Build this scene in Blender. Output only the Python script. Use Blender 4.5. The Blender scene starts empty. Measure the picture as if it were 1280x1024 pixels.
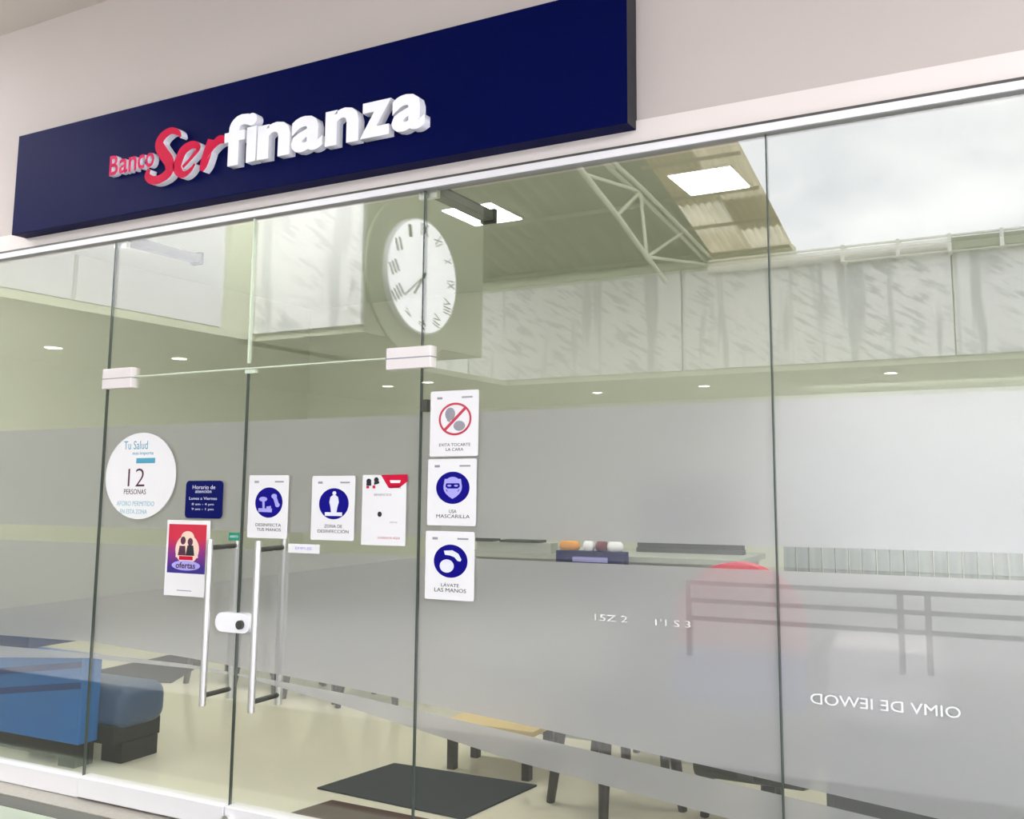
import bpy, bmesh, math, random
from mathutils import Vector, Matrix
random.seed(7)
S = bpy.context.scene
COL = S.collection
PI = math.pi

# ------------------------------------------------------------------ camera
cd = bpy.data.cameras.new('camera')
cd.sensor_width = 36.0
cd.sensor_fit = 'HORIZONTAL'
cd.lens = 32.644
cd.shift_x = -0.07645
cd.shift_y = -0.04212
cd.clip_start = 0.05
cam = bpy.data.objects.new('camera', cd)
COL.objects.link(cam)
cam.matrix_world = Matrix(((0.901261, 0.054773, 0.429801, 0.0),
                           (0.433272, -0.109382, -0.894601, -3.37185),
                           (-0.001988, 0.992489, -0.122314, 1.6),
                           (0, 0, 0, 1)))
S.camera = cam

# ------------------------------------------------------------------ sky
SKY = 5.5
world = bpy.data.worlds.new('overcast_sky')
S.world = world
world.use_nodes = True
nt = world.node_tree
nt.nodes.clear()
tc = nt.nodes.new('ShaderNodeTexCoord')
mp = nt.nodes.new('ShaderNodeMapping')
mp.inputs['Scale'].default_value = (1.0, 1.0, 2.2)
nz = nt.nodes.new('ShaderNodeTexNoise')
nz.inputs['Scale'].default_value = 3.2
nz.inputs['Detail'].default_value = 6
nz.inputs['Roughness'].default_value = 0.55
rp = nt.nodes.new('ShaderNodeValToRGB')
rp.color_ramp.elements[0].position = 0.36
rp.color_ramp.elements[0].color = (0.60, 0.61, 0.70, 1)
rp.color_ramp.elements[1].position = 0.62
rp.color_ramp.elements[1].color = (0.96, 0.96, 1.0, 1)
bg = nt.nodes.new('ShaderNodeBackground')
bg.inputs['Strength'].default_value = SKY
wo = nt.nodes.new('ShaderNodeOutputWorld')
nt.links.new(tc.outputs['Generated'], mp.inputs['Vector'])
nt.links.new(mp.outputs['Vector'], nz.inputs['Vector'])
nt.links.new(nz.outputs['Fac'], rp.inputs['Fac'])
nt.links.new(rp.outputs['Color'], bg.inputs['Color'])
nt.links.new(bg.outputs['Background'], wo.inputs['Surface'])

# ------------------------------------------------------------------ exposure
vs = S.view_settings
vs.view_transform = 'Standard'
vs.look = 'None'
vs.gamma = 1.0
vs.use_curve_mapping = False
vs.exposure = -0.1


def area_lamp(name, loc, sx, sy, power, col=(1, .97, .9)):
    l = bpy.data.lights.new(name, 'AREA')
    l.shape = 'RECTANGLE'
    l.size, l.size_y = sx, sy
    l.energy = power
    l.color = col
    o = bpy.data.objects.new(name, l)
    o.location = loc
    COL.objects.link(o)


# further ceiling lamps of the bank, out of the camera's sight under its ceiling
def aimed_lamp(name, loc, to, sx, sy, power, col=(1, .98, .95)):
    area_lamp(name, loc, sx, sy, power, col)
    o = COL.objects[name] if name in COL.objects else None
    o.rotation_euler = (Vector(to) - Vector(loc)).to_track_quat('-Z', 'Y').to_euler()


# added unseen fill lights: brighten the shopfront wall, left wing and corner block
aimed_lamp('shopfront_fill', (1.0, -12.4, 3.15), (1.0, -14.0, 1.0), 9.0, .3, 850, (.98, .98, 1))
aimed_lamp('left_wing_fill', (-6.9, -2.1, 5.6), (-8.0, -2.1, 3.9), .3, 3.6, 470)
aimed_lamp('corner_block_fill', (-7.2, -3.3, 5.7), (-7.2, -4.4, 4.0), 1.4, .3, 170)

for lx in (-7.2, -5.0, -2.8, -0.6, 1.6):
    area_lamp('bank_ceiling_lamp', (lx, 1.4, 3.97), .6, .6, 40)


# ------------------------------------------------------------------ materials
def mat(name, col, rough=0.6, metal=0.0, noise=0.0, nscale=8.0, bump=0.0, emit=None, estr=0.0, spec=0.5, coat=0.0):
    m = bpy.data.materials.new(name)
    m.use_nodes = True
    t = m.node_tree
    b = t.nodes['Principled BSDF']
    b.inputs['Base Color'].default_value = (*col, 1)
    b.inputs['Roughness'].default_value = rough
    b.inputs['Metallic'].default_value = metal
    b.inputs['Specular IOR Level'].default_value = spec
    b.inputs['Coat Weight'].default_value = coat
    if noise or bump:
        c = t.nodes.new('ShaderNodeTexCoord')
        n = t.nodes.new('ShaderNodeTexNoise')
        n.inputs['Scale'].default_value = nscale
        n.inputs['Detail'].default_value = 5
        t.links.new(c.outputs['Object'], n.inputs['Vector'])
        if noise:
            r = t.nodes.new('ShaderNodeMapRange')
            r.inputs['To Min'].default_value = 1 - noise
            r.inputs['To Max'].default_value = 1 + noise
            t.links.new(n.outputs['Fac'], r.inputs['Value'])
            x = t.nodes.new('ShaderNodeMix')
            x.data_type = 'RGBA'
            x.blend_type = 'MULTIPLY'
            x.inputs[0].default_value = 1.0
            x.inputs[6].default_value = (*col, 1)
            t.links.new(r.outputs['Result'], x.inputs[7])
            t.links.new(x.outputs[2], b.inputs['Base Color'])
        if bump:
            bp = t.nodes.new('ShaderNodeBump')
            bp.inputs['Strength'].default_value = bump
            bp.inputs['Distance'].default_value = 0.004
            t.links.new(n.outputs['Fac'], bp.inputs['Height'])
            t.links.new(bp.outputs['Normal'], b.inputs['Normal'])
    if emit:
        b.inputs['Emission Color'].default_value = (*emit, 1)
        b.inputs['Emission Strength'].default_value = estr
    return m


def glass_mat(name, tint, f0):
    """flat float glass: straight transmission plus a mirror reflection that grows towards grazing"""
    m = bpy.data.materials.new(name)
    m.use_nodes = True
    t = m.node_tree
    t.nodes.clear()
    lw = t.nodes.new('ShaderNodeLayerWeight')
    lw.inputs['Blend'].default_value = 0.5
    pw = t.nodes.new('ShaderNodeMath'); pw.operation = 'POWER'
    pw.inputs[1].default_value = 5.0
    ma = t.nodes.new('ShaderNodeMath'); ma.operation = 'MULTIPLY_ADD'
    ma.inputs[1].default_value = 1 - f0
    ma.inputs[2].default_value = f0
    tr = t.nodes.new('ShaderNodeBsdfTransparent')
    tr.inputs['Color'].default_value = (*tint, 1)
    gl = t.nodes.new('ShaderNodeBsdfGlossy')
    gl.inputs['Roughness'].default_value = 0.0
    gl.inputs['Color'].default_value = (1, 1, 1, 1)
    mx = t.nodes.new('ShaderNodeMixShader')
    out = t.nodes.new('ShaderNodeOutputMaterial')
    t.links.new(lw.outputs['Facing'], pw.inputs[0])
    t.links.new(pw.outputs[0], ma.inputs[0])
    t.links.new(ma.outputs[0], mx.inputs['Fac'])
    t.links.new(tr.outputs[0], mx.inputs[1])
    t.links.new(gl.outputs[0], mx.inputs[2])
    t.links.new(mx.outputs[0], out.inputs['Surface'])
    return m


def film_mat(name):
    m = bpy.data.materials.new(name)
    m.use_nodes = True
    t = m.node_tree
    t.nodes.clear()
    di = t.nodes.new('ShaderNodeBsdfDiffuse')
    di.inputs['Color'].default_value = (0.735, 0.715, 0.735, 1)
    tl = t.nodes.new('ShaderNodeBsdfRefraction')     # sandblasted look: what stands close behind shows blurred
    tl.inputs['Color'].default_value = (0.88, 0.855, 0.88, 1)
    tl.inputs['Roughness'].default_value = 0.42
    tl.inputs['IOR'].default_value = 1.25
    tr = t.nodes.new('ShaderNodeBsdfTransparent')
    m1 = t.nodes.new('ShaderNodeMixShader'); m1.inputs[0].default_value = 0.60
    m2 = t.nodes.new('ShaderNodeMixShader'); m2.inputs[0].default_value = 0.05
    out = t.nodes.new('ShaderNodeOutputMaterial')
    t.links.new(di.outputs[0], m1.inputs[1])
    t.links.new(tl.outputs[0], m1.inputs[2])
    t.links.new(m1.outputs[0], m2.inputs[1])
    t.links.new(tr.outputs[0], m2.inputs[2])
    t.links.new(m2.outputs[0], out.inputs['Surface'])
    return m


def bamboo_mat(name, axis):
    """panel print: soft grey bamboo canes and slanted leaves on white"""
    m = mat(name, (0.8, 0.8, 0.8), 0.55)
    t = m.node_tree
    b = t.nodes['Principled BSDF']
    c = t.nodes.new('ShaderNodeTexCoord')

    def layer(scale, rot, nscale, lo, hi, detail=2.0):
        p = t.nodes.new('ShaderNodeMapping')
        p.inputs['Scale'].default_value = scale
        p.inputs['Rotation'].default_value = rot
        n = t.nodes.new('ShaderNodeTexNoise')
        n.inputs['Scale'].default_value = nscale
        n.inputs['Detail'].default_value = detail
        r = t.nodes.new('ShaderNodeMapRange')
        r.interpolation_type = 'SMOOTHSTEP'
        r.inputs['From Min'].default_value = lo
        r.inputs['From Max'].default_value = hi
        src = c.outputs['Object']
        if any(rot):                                    # turn first, stretch afterwards: slanted leaves
            q = t.nodes.new('ShaderNodeMapping')
            q.inputs['Rotation'].default_value = rot
            p.inputs['Rotation'].default_value = (0, 0, 0)
            t.links.new(src, q.inputs['Vector'])
            src = q.outputs['Vector']
        t.links.new(src, p.inputs['Vector'])
        t.links.new(p.outputs['Vector'], n.inputs['Vector'])
        t.links.new(n.outputs['Fac'], r.inputs['Value'])
        return r.outputs['Result']
    sx = (1.0, 0.0, 0.10) if axis == 'x' else (0.0, 1.0, 0.10)
    canes = layer(sx, (0, 0, 0), 4.2, 0.53, 0.64)
    rot = (0, math.radians(-32), 0) if axis == 'x' else (math.radians(-32), 0, 0)
    sl = (1.0, 0.6, 5.0) if axis == 'x' else (0.6, 1.0, 5.0)
    leaves = layer(sl, rot, 2.4, 0.50, 0.60, 3.0)
    gate = layer((1.0, 1.0, 0.5) , (0, 0, 0), 1.3, 0.34, 0.52)
    mu = t.nodes.new('ShaderNodeMath'); mu.operation = 'MULTIPLY'
    t.links.new(leaves, mu.inputs[0]); t.links.new(gate, mu.inputs[1])
    mxm = t.nodes.new('ShaderNodeMath'); mxm.operation = 'MAXIMUM'
    t.links.new(canes, mxm.inputs[0]); t.links.new(mu.outputs[0], mxm.inputs[1])
    mix = t.nodes.new('ShaderNodeMix'); mix.data_type = 'RGBA'
    mix.inputs[6].default_value = (0.90, 0.90, 0.90, 1)
    mix.inputs[7].default_value = (0.55, 0.56, 0.58, 1)
    t.links.new(mxm.outputs[0], mix.inputs[0])
    t.links.new(mix.outputs[2], b.inputs['Base Color'])
    return m


M = {}
M['fascia'] = mat('warm_white_paint', (0.51, 0.455, 0.42), 0.7, noise=0.02, nscale=1.5)
M['fascia_low'] = mat('bright_fascia_paint', (0.76, 0.69, 0.65), 0.6)
M['ceil'] = mat('warm_ceiling_paint', (0.62, 0.56, 0.50), 0.8)
M['sign'] = mat('navy_sign_panel', (0.001, 0.003, 0.048), 0.45, spec=0.03)
M['sign_edge'] = mat('black_sign_edge', (0.006, 0.006, 0.012), 0.5)
M['white'] = mat('white_plastic', (0.92, 0.92, 0.95), 0.35)
M['letter_white'] = mat('white_letter', (0.95, 0.95, 0.99), 0.4)
M['letter_red'] = mat('crimson_letter', (0.55, 0.003, 0.045), 0.5, spec=0.08)
M['letter_pink'] = mat('pink_letter', (0.58, 0.010, 0.085), 0.5, spec=0.08)
M['glass'] = glass_mat('green_float_glass', (0.95, 0.963, 0.943), 0.105)
M['film'] = film_mat('frosted_vinyl')
M['seal'] = mat('dark_green_glass_edge', (0.045, 0.06, 0.05), 0.4)
M['seal_pale'] = mat('pale_green_glass_edge', (0.62, 0.70, 0.56), 0.3)
M['steel'] = mat('brushed_steel', (0.80, 0.79, 0.78), 0.32, 1.0)
M['alu'] = mat('white_aluminium', (0.84, 0.82, 0.84), 0.35, 0.15)
M['patch'] = mat('satin_patch_fitting', (0.78, 0.72, 0.71), 0.4, 0.2)
M['dark_steel'] = mat('dark_steel', (0.07, 0.07, 0.06), 0.45, 0.4)
M['paper'] = mat('white_paper', (0.76, 0.75, 0.75), 0.5, spec=0.2)
M['blue'] = mat('signal_blue_print', (0.006, 0.004, 0.19), 0.5, spec=0.06)
M['navy_print'] = mat('navy_print', (0.003, 0.006, 0.09), 0.5, spec=0.06)
M['ink'] = mat('grey_black_print', (0.03, 0.03, 0.035), 0.7, spec=0.1)
M['ink_soft'] = mat('pale_grey_print', (0.26, 0.26, 0.29), 0.6)
M['red_print'] = mat('red_print', (0.52, 0.008, 0.04), 0.5, spec=0.1)
M['red_soft'] = mat('soft_red_ring', (0.48, 0.05, 0.08), 0.5, spec=0.1)
M['cyan'] = mat('cyan_print', (0.06, 0.30, 0.42), 0.5)
M['cyan_soft'] = mat('pale_cyan_print', (0.20, 0.46, 0.52), 0.5)
M['reflection_white'] = mat('reflected_letter_white', (0.80, 0.80, 0.80), 0.5)
M['reflection_pale'] = mat('reflected_letter_pale', (0.74, 0.74, 0.72), 0.5)
M['plum'] = mat('plum_print', (0.09, 0.035, 0.06), 0.6, spec=0.1)
M['picto'] = mat('white_print', (0.72, 0.72, 0.82), 0.5)
M['picto_lilac'] = mat('lilac_print', (0.36, 0.34, 0.75), 0.5)
M['peach'] = mat('peach_print', (0.85, 0.62, 0.50), 0.5)
M['green'] = mat('green_print', (0.0, 0.22, 0.13), 0.5)
M['tile'] = mat('cream_polished_tile', (0.74, 0.70, 0.58), 0.12, noise=0.05, nscale=2.0, spec=0.5)
M['inner_wall'] = mat('pale_cream_wall', (0.76, 0.78, 0.68), 0.8)
M['inner_ceiling'] = mat('pale_green_ceiling', (0.54, 0.58, 0.48), 0.85)
M['led'] = mat('led_panel_light', (1, 1, 1), 0.5, emit=(1.0, 0.98, 0.93), estr=16.0)
M['lamp'] = mat('downlight_glow', (1, 1, 1), 0.5, emit=(1.0, 0.95, 0.82), estr=16.0)
M['sofa_blue'] = mat('bright_blue_leatherette', (0.006, 0.13, 0.40), 0.45, noise=0.05, nscale=5)
M['sofa_dark'] = mat('slate_blue_leatherette', (0.025, 0.065, 0.15), 0.45)
M['sofa_base'] = mat('black_brown_base', (0.014, 0.014, 0.010), 0.6, spec=0.2)
M['seam'] = mat('deep_blue_seam', (0.0, 0.035, 0.17), 0.6)
M['mat_blue'] = mat('blue_grey_carpet_mat', (0.018, 0.024, 0.030), 0.95, noise=0.25, nscale=120, bump=0.4)
M['mat_red'] = mat('maroon_carpet_mat', (0.055, 0.018, 0.012), 0.95, noise=0.25, nscale=120, bump=0.4)
M['mat_black'] = mat('black_carpet_mat', (0.012, 0.01, 0.012), 0.95, noise=0.25, nscale=120)
M['wood_dark'] = mat('dark_brown_wood', (0.035, 0.027, 0.020), 0.45, noise=0.2, nscale=14)
M['wood_light'] = mat('yellow_wood', (0.62, 0.46, 0.18), 0.5, noise=0.1, nscale=10)
M['red_fabric'] = mat('red_upholstery', (0.72, 0.015, 0.06), 0.6)
M['lilac_fabric'] = mat('blue_upholstery', (0.30, 0.32, 0.66), 0.7)
M['desk_grey'] = mat('dark_grey_laminate', (0.10, 0.10, 0.095), 0.5)
M['counter'] = mat('pale_green_counter', (0.40, 0.42, 0.37), 0.5)
M['dark_panel'] = mat('dark_olive_panel', (0.025, 0.026, 0.012), 0.5)
M['rib'] = mat('ribbed_pale_panel', (0.25, 0.285, 0.26), 0.5)
M['orange'] = mat('orange_pack', (0.75, 0.32, 0.05), 0.5)
M['maroon'] = mat('maroon_pack', (0.16, 0.02, 0.05), 0.5)
M['floor_out'] = mat('grey_stone_paving', (0.10, 0.10, 0.09), 0.35, noise=0.12, nscale=5)
M['kerb'] = mat('grey_granite_sill', (0.34, 0.32, 0.28), 0.4, noise=0.15, nscale=40)
M['kerb_dark'] = mat('dark_granite_strip', (0.10, 0.10, 0.085), 0.4, noise=0.15, nscale=40)
M['tile_out'] = mat('pale_green_paving', (0.42, 0.47, 0.38), 0.4, noise=0.05, nscale=4)
M['court'] = mat('pale_courtyard_paving', (0.42, 0.415, 0.41), 0.6, noise=0.08, nscale=3)
M['bamboo_x'] = bamboo_mat('bamboo_print_panel', 'x')
M['bamboo_y'] = bamboo_mat('bamboo_print_side_panel', 'y')
M['soffit'] = mat('olive_soffit_paint', (0.56, 0.59, 0.46), 0.85)
M['olive'] = mat('olive_wall_paint', (0.36, 0.39, 0.29), 0.85)
M['shop_wall'] = mat('pale_shopfront', (0.76, 0.76, 0.79), 0.7)
M['gutter'] = mat('cream_painted_steel', (0.94, 0.93, 0.84), 0.5)
M['truss'] = mat('pale_green_painted_steel', (0.66, 0.68, 0.54), 0.5)
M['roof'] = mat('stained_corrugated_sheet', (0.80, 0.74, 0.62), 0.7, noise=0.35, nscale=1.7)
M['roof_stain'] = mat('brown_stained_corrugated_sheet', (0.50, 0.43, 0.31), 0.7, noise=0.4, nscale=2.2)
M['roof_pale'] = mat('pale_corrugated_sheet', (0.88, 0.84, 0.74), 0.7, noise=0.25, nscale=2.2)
M['purlin'] = mat('rusty_purlin_steel', (0.25, 0.20, 0.13), 0.6)
for _k in ('roof', 'roof_stain', 'roof_pale'):        # translucent sheet: daylight glows through
    _t = M[_k].node_tree
    _tl = _t.nodes.new('ShaderNodeBsdfTranslucent')
    _mx = _t.nodes.new('ShaderNodeMixShader')
    _mx.inputs[0].default_value = 0.75
    _src = _t.nodes['Principled BSDF'].inputs['Base Color'].links[0].from_socket
    _t.links.new(_src, _tl.inputs['Color'])
    _t.links.new(_t.nodes['Principled BSDF'].outputs[0], _mx.inputs[1])
    _t.links.new(_tl.outputs[0], _mx.inputs[2])
    _t.links.new(_mx.outputs[0], _t.nodes['Material Output'].inputs['Surface'])
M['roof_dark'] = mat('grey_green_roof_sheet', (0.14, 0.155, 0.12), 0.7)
M['dial'] = mat('emissive_clock_dial', (0.90, 0.90, 0.92), 0.4, emit=(.95, .96, 1.0), estr=2.4)  # glow added to keep the dial bright under the dark roof
M['numeral'] = mat('dark_grey_numeral', (0.13, 0.14, 0.13), 0.5)
M['rail_grey'] = mat('grey_rail_paint', (0.30, 0.30, 0.30), 0.5)


def add_rib_print(m, axis=0, scale=26.0, depth=0.3):
    t = m.node_tree
    b = t.nodes['Principled BSDF']
    c = t.nodes.new('ShaderNodeTexCoord')
    w = t.nodes.new('ShaderNodeTexNoise')
    p = t.nodes.new('ShaderNodeMapping')
    p.inputs['Scale'].default_value = (1, 0, 0)
    w.inputs['Scale'].default_value = scale
    r = t.nodes.new('ShaderNodeMapRange')
    r.inputs['From Min'].default_value = 0.35
    r.inputs['From Max'].default_value = 0.62
    r.inputs['To Min'].default_value = 1 - depth
    r.inputs['To Max'].default_value = 1.0
    x = t.nodes.new('ShaderNodeMix'); x.data_type = 'RGBA'; x.blend_type = 'MULTIPLY'
    x.inputs[0].default_value = 1
    x.inputs[6].default_value = b.inputs['Base Color'].default_value
    t.links.new(c.outputs['Object'], p.inputs['Vector'])
    t.links.new(p.outputs['Vector'], w.inputs['Vector'])
    t.links.new(w.outputs['Fac'], r.inputs['Value'])
    t.links.new(r.outputs['Result'], x.inputs[7])
    t.links.new(x.outputs[2], b.inputs['Base Color'])


add_rib_print(M['rib'])


# ------------------------------------------------------------------ helpers
def wloc(o):
    v = Vector((0, 0, 0))
    while o:
        v = v + o.location
        o = o.parent
    return v


def obj(name, bm, m, parent=None, smooth=False, loc=None):
    """link a bmesh given in world coordinates as one mesh object (origin at loc, default the parent's)"""
    base = wloc(parent) if parent else Vector((0, 0, 0))
    org = Vector(loc) if loc is not None else base
    me = bpy.data.meshes.new(name)
    bmesh.ops.translate(bm, verts=bm.verts, vec=-org)
    bm.to_mesh(me)
    bm.free()
    if isinstance(m, (list, tuple)):
        for k in m:
            me.materials.append(k)
    else:
        me.materials.append(m)
    if smooth:
        for p in me.polygons:
            p.use_smooth = True
    o = bpy.data.objects.new(name, me)
    COL.objects.link(o)
    if parent:
        o.parent = parent
    o.location = org - base
    return o


def thing(name, loc, label, cat, group=None):
    o = bpy.data.objects.new(name, None)
    COL.objects.link(o)
    o.location = loc
    o.empty_display_size = 0.1
    return tag(o, label, cat, group)


def tag(o, label, cat, group=None):
    o['label'] = label
    o['category'] = cat
    if group:
        o['group'] = group
    return o


def struct(name, bm, m, parent=None):
    o = obj(name, bm, m, parent)
    if parent is None:
        o['kind'] = 'structure'
    return o


def sroot(name, loc):
    o = bpy.data.objects.new(name, None)
    COL.objects.link(o)
    o.location = loc
    o['kind'] = 'structure'
    return o


def bx(x0, x1, y0, y1, z0, z1, bm=None, bev=0.0, seg=2):
    own = bm is None
    b = bmesh.new()
    r = bmesh.ops.create_cube(b, size=1.0)
    bmesh.ops.scale(b, vec=(x1 - x0, y1 - y0, z1 - z0), verts=b.verts)
    bmesh.ops.translate(b, vec=((x0 + x1) / 2, (y0 + y1) / 2, (z0 + z1) / 2), verts=b.verts)
    if bev:
        bmesh.ops.bevel(b, geom=b.edges[:], offset=bev, segments=seg, profile=0.5, affect='EDGES')
    if own:
        return b
    merge(bm, b)
    return bm


def merge(dst, src):
    me = bpy.data.meshes.new('tmp')
    src.to_mesh(me)
    src.free()
    dst.from_mesh(me)
    bpy.data.meshes.remove(me)
    return dst


def tube(p, q, r, bm=None, n=10, r2=None):
    p, q = Vector(p), Vector(q)
    d = q - p
    b = bmesh.new()
    bmesh.ops.create_cone(b, cap_ends=True, segments=n, radius1=r, radius2=r if r2 is None else r2, depth=d.length)
    b.transform(Matrix.Translation((p + q) / 2) @ d.to_track_quat('Z', 'Y').to_matrix().to_4x4())
    if bm is None:
        return b
    return merge(bm, b)


def prism_xz(pts, y0, y1, bm=None):
    """outline in x,z extruded from y0 (front, towards the viewer) to y1"""
    b = bmesh.new()
    f = [b.verts.new((x, y0, z)) for x, z in pts]
    k = [b.verts.new((x, y1, z)) for x, z in pts]
    b.faces.new(f)
    b.faces.new(k[::-1])
    n = len(pts)
    for i in range(n):
        b.faces.new((f[i], k[i], k[(i + 1) % n], f[(i + 1) % n]))
    bmesh.ops.recalc_face_normals(b, faces=b.faces)
    if bm is None:
        return b
    return merge(bm, b)


def ell(cx, cz, rx, rz, n=40, a0=0.0, a1=2 * PI):
    full = abs(a1 - a0 - 2 * PI) < 1e-6
    k = n if full else n + 1
    return [(cx + rx * math.cos(a0 + (a1 - a0) * i / n), cz + rz * math.sin(a0 + (a1 - a0) * i / n)) for i in range(k)]


def ring_xz(cx, cz, rx, rz, w, y0, y1, n=40, bm=None):
    b = bmesh.new()
    o = ell(cx, cz, rx, rz, n)
    i_ = ell(cx, cz, rx - w, rz - w, n)
    V = {}
    for key, pts, y in (('of', o, y0), ('if', i_, y0), ('ob', o, y1), ('ib', i_, y1)):
        V[key] = [b.verts.new((x, y, z)) for x, z in pts]
    for i in range(n):
        j = (i + 1) % n
        b.faces.new((V['of'][i], V['of'][j], V['if'][j], V['if'][i]))
        b.faces.new((V['ob'][j], V['ob'][i], V['ib'][i], V['ib'][j]))
        b.faces.new((V['of'][j], V['of'][i], V['ob'][i], V['ob'][j]))
        b.faces.new((V['if'][i], V['if'][j], V['ib'][j], V['ib'][i]))
    bmesh.ops.recalc_face_normals(b, faces=b.faces)
    if bm is None:
        return b
    return merge(bm, b)


def text_bm(body, x0, x1, z0, z1, y0, y1, bold=0.0, mirror=False, shear=0.0):
    """lettering fitted to the rectangle x0..x1, z0..z1, from y0 (front) back to y1"""
    cu = bpy.data.curves.new('lettering', 'FONT')
    cu.body = body
    cu.size = 1.0
    cu.offset = bold
    cu.extrude = 0.5
    cu.resolution_u = 3
    cu.shear = shear
    o = bpy.data.objects.new('lettering', cu)
    COL.objects.link(o)
    dg = bpy.context.evaluated_depsgraph_get()
    me = bpy.data.meshes.new_from_object(o.evaluated_get(dg))
    bpy.data.objects.remove(o)
    bpy.data.curves.remove(cu)
    b = bmesh.new()
    b.from_mesh(me)
    bpy.data.meshes.remove(me)
    xs = [v.co.x for v in b.verts]; ys = [v.co.y for v in b.verts]
    ax, bx_, ay, by_ = min(xs), max(xs), min(ys), max(ys)
    for v in b.verts:
        u = (v.co.x - ax) / max(bx_ - ax, 1e-6)
        if mirror:
            u = 1 - u
        w = (v.co.y - ay) / max(by_ - ay, 1e-6)
        f = v.co.z > 0
        v.co = Vector((x0 + u * (x1 - x0), y0 if f else y1, z0 + w * (z1 - z0)))
    bmesh.ops.recalc_face_normals(b, faces=b.faces)
    return b


def two_tone(o, front, side):
    """front faces (looking out of the wall) in one material, returns in another"""
    me = o.data
    me.materials.clear()
    me.materials.append(front)
    me.materials.append(side)
    for p in me.polygons:
        p.material_index = 0 if p.normal.y < -0.7 else 1


def ribbon(pts, y0, y1):
    """brush stroke of varying width: pts = (x, z, half width)"""
    P = []
    n = len(pts)
    for i in range(n - 1):
        p0, p1, p2, p3 = (pts[max(i - 1, 0)], pts[i], pts[i + 1], pts[min(i + 2, n - 1)])
        for k in range(6):
            t = k / 6
            P.append(tuple(0.5 * ((2 * p1[c]) + (-p0[c] + p2[c]) * t + (2 * p0[c] - 5 * p1[c] + 4 * p2[c] - p3[c]) * t * t
                                  + (-p0[c] + 3 * p1[c] - 3 * p2[c] + p3[c]) * t ** 3) for c in range(3)))
    P.append(pts[-1])
    b = bmesh.new()
    rows = []
    for i, (x, z, w) in enumerate(P):
        a = P[max(i - 1, 0)]; c = P[min(i + 1, len(P) - 1)]
        d = Vector((c[0] - a[0], c[1] - a[1])).normalized()
        nx, nz_ = -d.y, d.x
        rows.append([b.verts.new((x + nx * w * s, y, z + nz_ * w * s)) for y in (y0, y1) for s in (1, -1)])
    for r, q in zip(rows, rows[1:]):
        b.faces.new((r[0], r[1], q[1], q[0]))
        b.faces.new((r[2], q[2], q[3], r[3]))
        b.faces.new((r[0], q[0], q[2], r[2]))
        b.faces.new((r[1], r[3], q[3], q[1]))
    for r in (rows[0], rows[-1]):
        b.faces.new((r[0], r[1], r[3], r[2]))
    bmesh.ops.recalc_face_normals(b, faces=b.faces)
    return b


def copy_tree(o, parent=None):
    c = o.copy()
    COL.objects.link(c)
    c.parent = parent
    for ch in list(o.children):
        copy_tree(ch, c)
    return c


# ================================================================== SETTING: bank front
HEAD = 2.925            # underside of the head channel
struct('wall_front', bx(-12.5, 3.2, 0.0, 0.16, 3.06, 4.37), M['fascia'])
struct('trim_1', bx(-11.5, 3.2, -0.012, 0.16, 2.955, 3.058), M['fascia_low'])
struct('trim_2', bx(-11.5, 3.2, -0.034, 0.10, 2.946, 2.955), M['dark_steel'])
hc = sroot('trim_3', (0, 0, HEAD))
obj('head_channel', bx(-8.6, 3.2, -0.030, 0.03, 2.915, 2.947), M['alu'], hc)
obj('channel_lip', bx(-8.6, 3.2, -0.026, 0.026, 2.912, 2.915), M['rail_grey'], hc)
struct('ceiling', bx(-6.3, 1.5, -3.4, 0.16, 4.37, 4.50), M['ceil'])
struct('trim_4', bx(-6.3, 1.5, -3.48, -3.4, 4.33, 4.55), M['ceil'])

# floors
struct('floor', bx(-9.2, 3.2, 0.03, 6.6, -0.1, 0.0), M['tile'])
struct('floor_threshold', bx(-12.5, 3.2, -0.145, 0.03, -0.12, -0.002), M['kerb'])
struct('floor_strip', bx(-12.5, 3.2, -0.25, -0.145, -0.12, -0.006), M['kerb_dark'])
struct('floor_corridor', bx(-12.5, 8.0, -0.46, -0.25, -0.12, -0.008), M['tile_out'])
struct('floor_walk', bx(-12.5, 8.0, -1.9, -0.46, -0.12, -0.010), M['floor_out'])
struct('floor_courtyard', bx(-12.5, 14.0, -14.5, -1.9, -0.12, -0.012), M['court'])

# bank interior shell
struct('wall_back', bx(-9.2, 3.2, 6.5, 6.6, 0, 4.0), M['inner_wall'])
struct('wall_left', bx(-9.2, -9.1, 0.03, 6.5, 0, 4.0), M['inner_wall'])
struct('wall_right', bx(3.1, 3.2, 0.03, 6.5, 0, 4.0), M['inner_wall'])
struct('ceiling_interior', bx(-9.2, 3.2, 0.16, 6.6, 4.0, 4.1), M['inner_ceiling'])
struct('baseboard_back', bx(-9.1, 3.1, 6.485, 6.5, 0, 0.10), M['dark_steel'])

# ------------------------------------------------------------------ glass front
A_LINE = [(-9, .80), (-5.3, .75), (-4.51, .767), (-3.81, .741), (-2.81, .690), (-1.93, .628), (-.874, .542), (1.6, .33)]
B_LINE = [(-9, .73), (-5.3, .692), (-4.51, .710), (-3.81, .710), (-2.81, .662), (-1.93, .588), (-.875, .500), (1.6, .28)]
C_LINE = [(-9, .60), (-5.3, .628), (-4.54, .684), (-3.81, .692), (-3.46, .684), (-2.81, .606), (-1.93, .479), (-1.19, .405), (1.6, .14)]


def lin(L, x):
    for (x0, z0), (x1, z1) in zip(L, L[1:]):
        if x0 <= x <= x1:
            return z0 + (z1 - z0) * (x - x0) / (x1 - x0)
    return L[-1][1]


def xs_between(L, a, b):
    return sorted({a, b} | {p[0] for p in L if a < p[0] < b})


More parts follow.
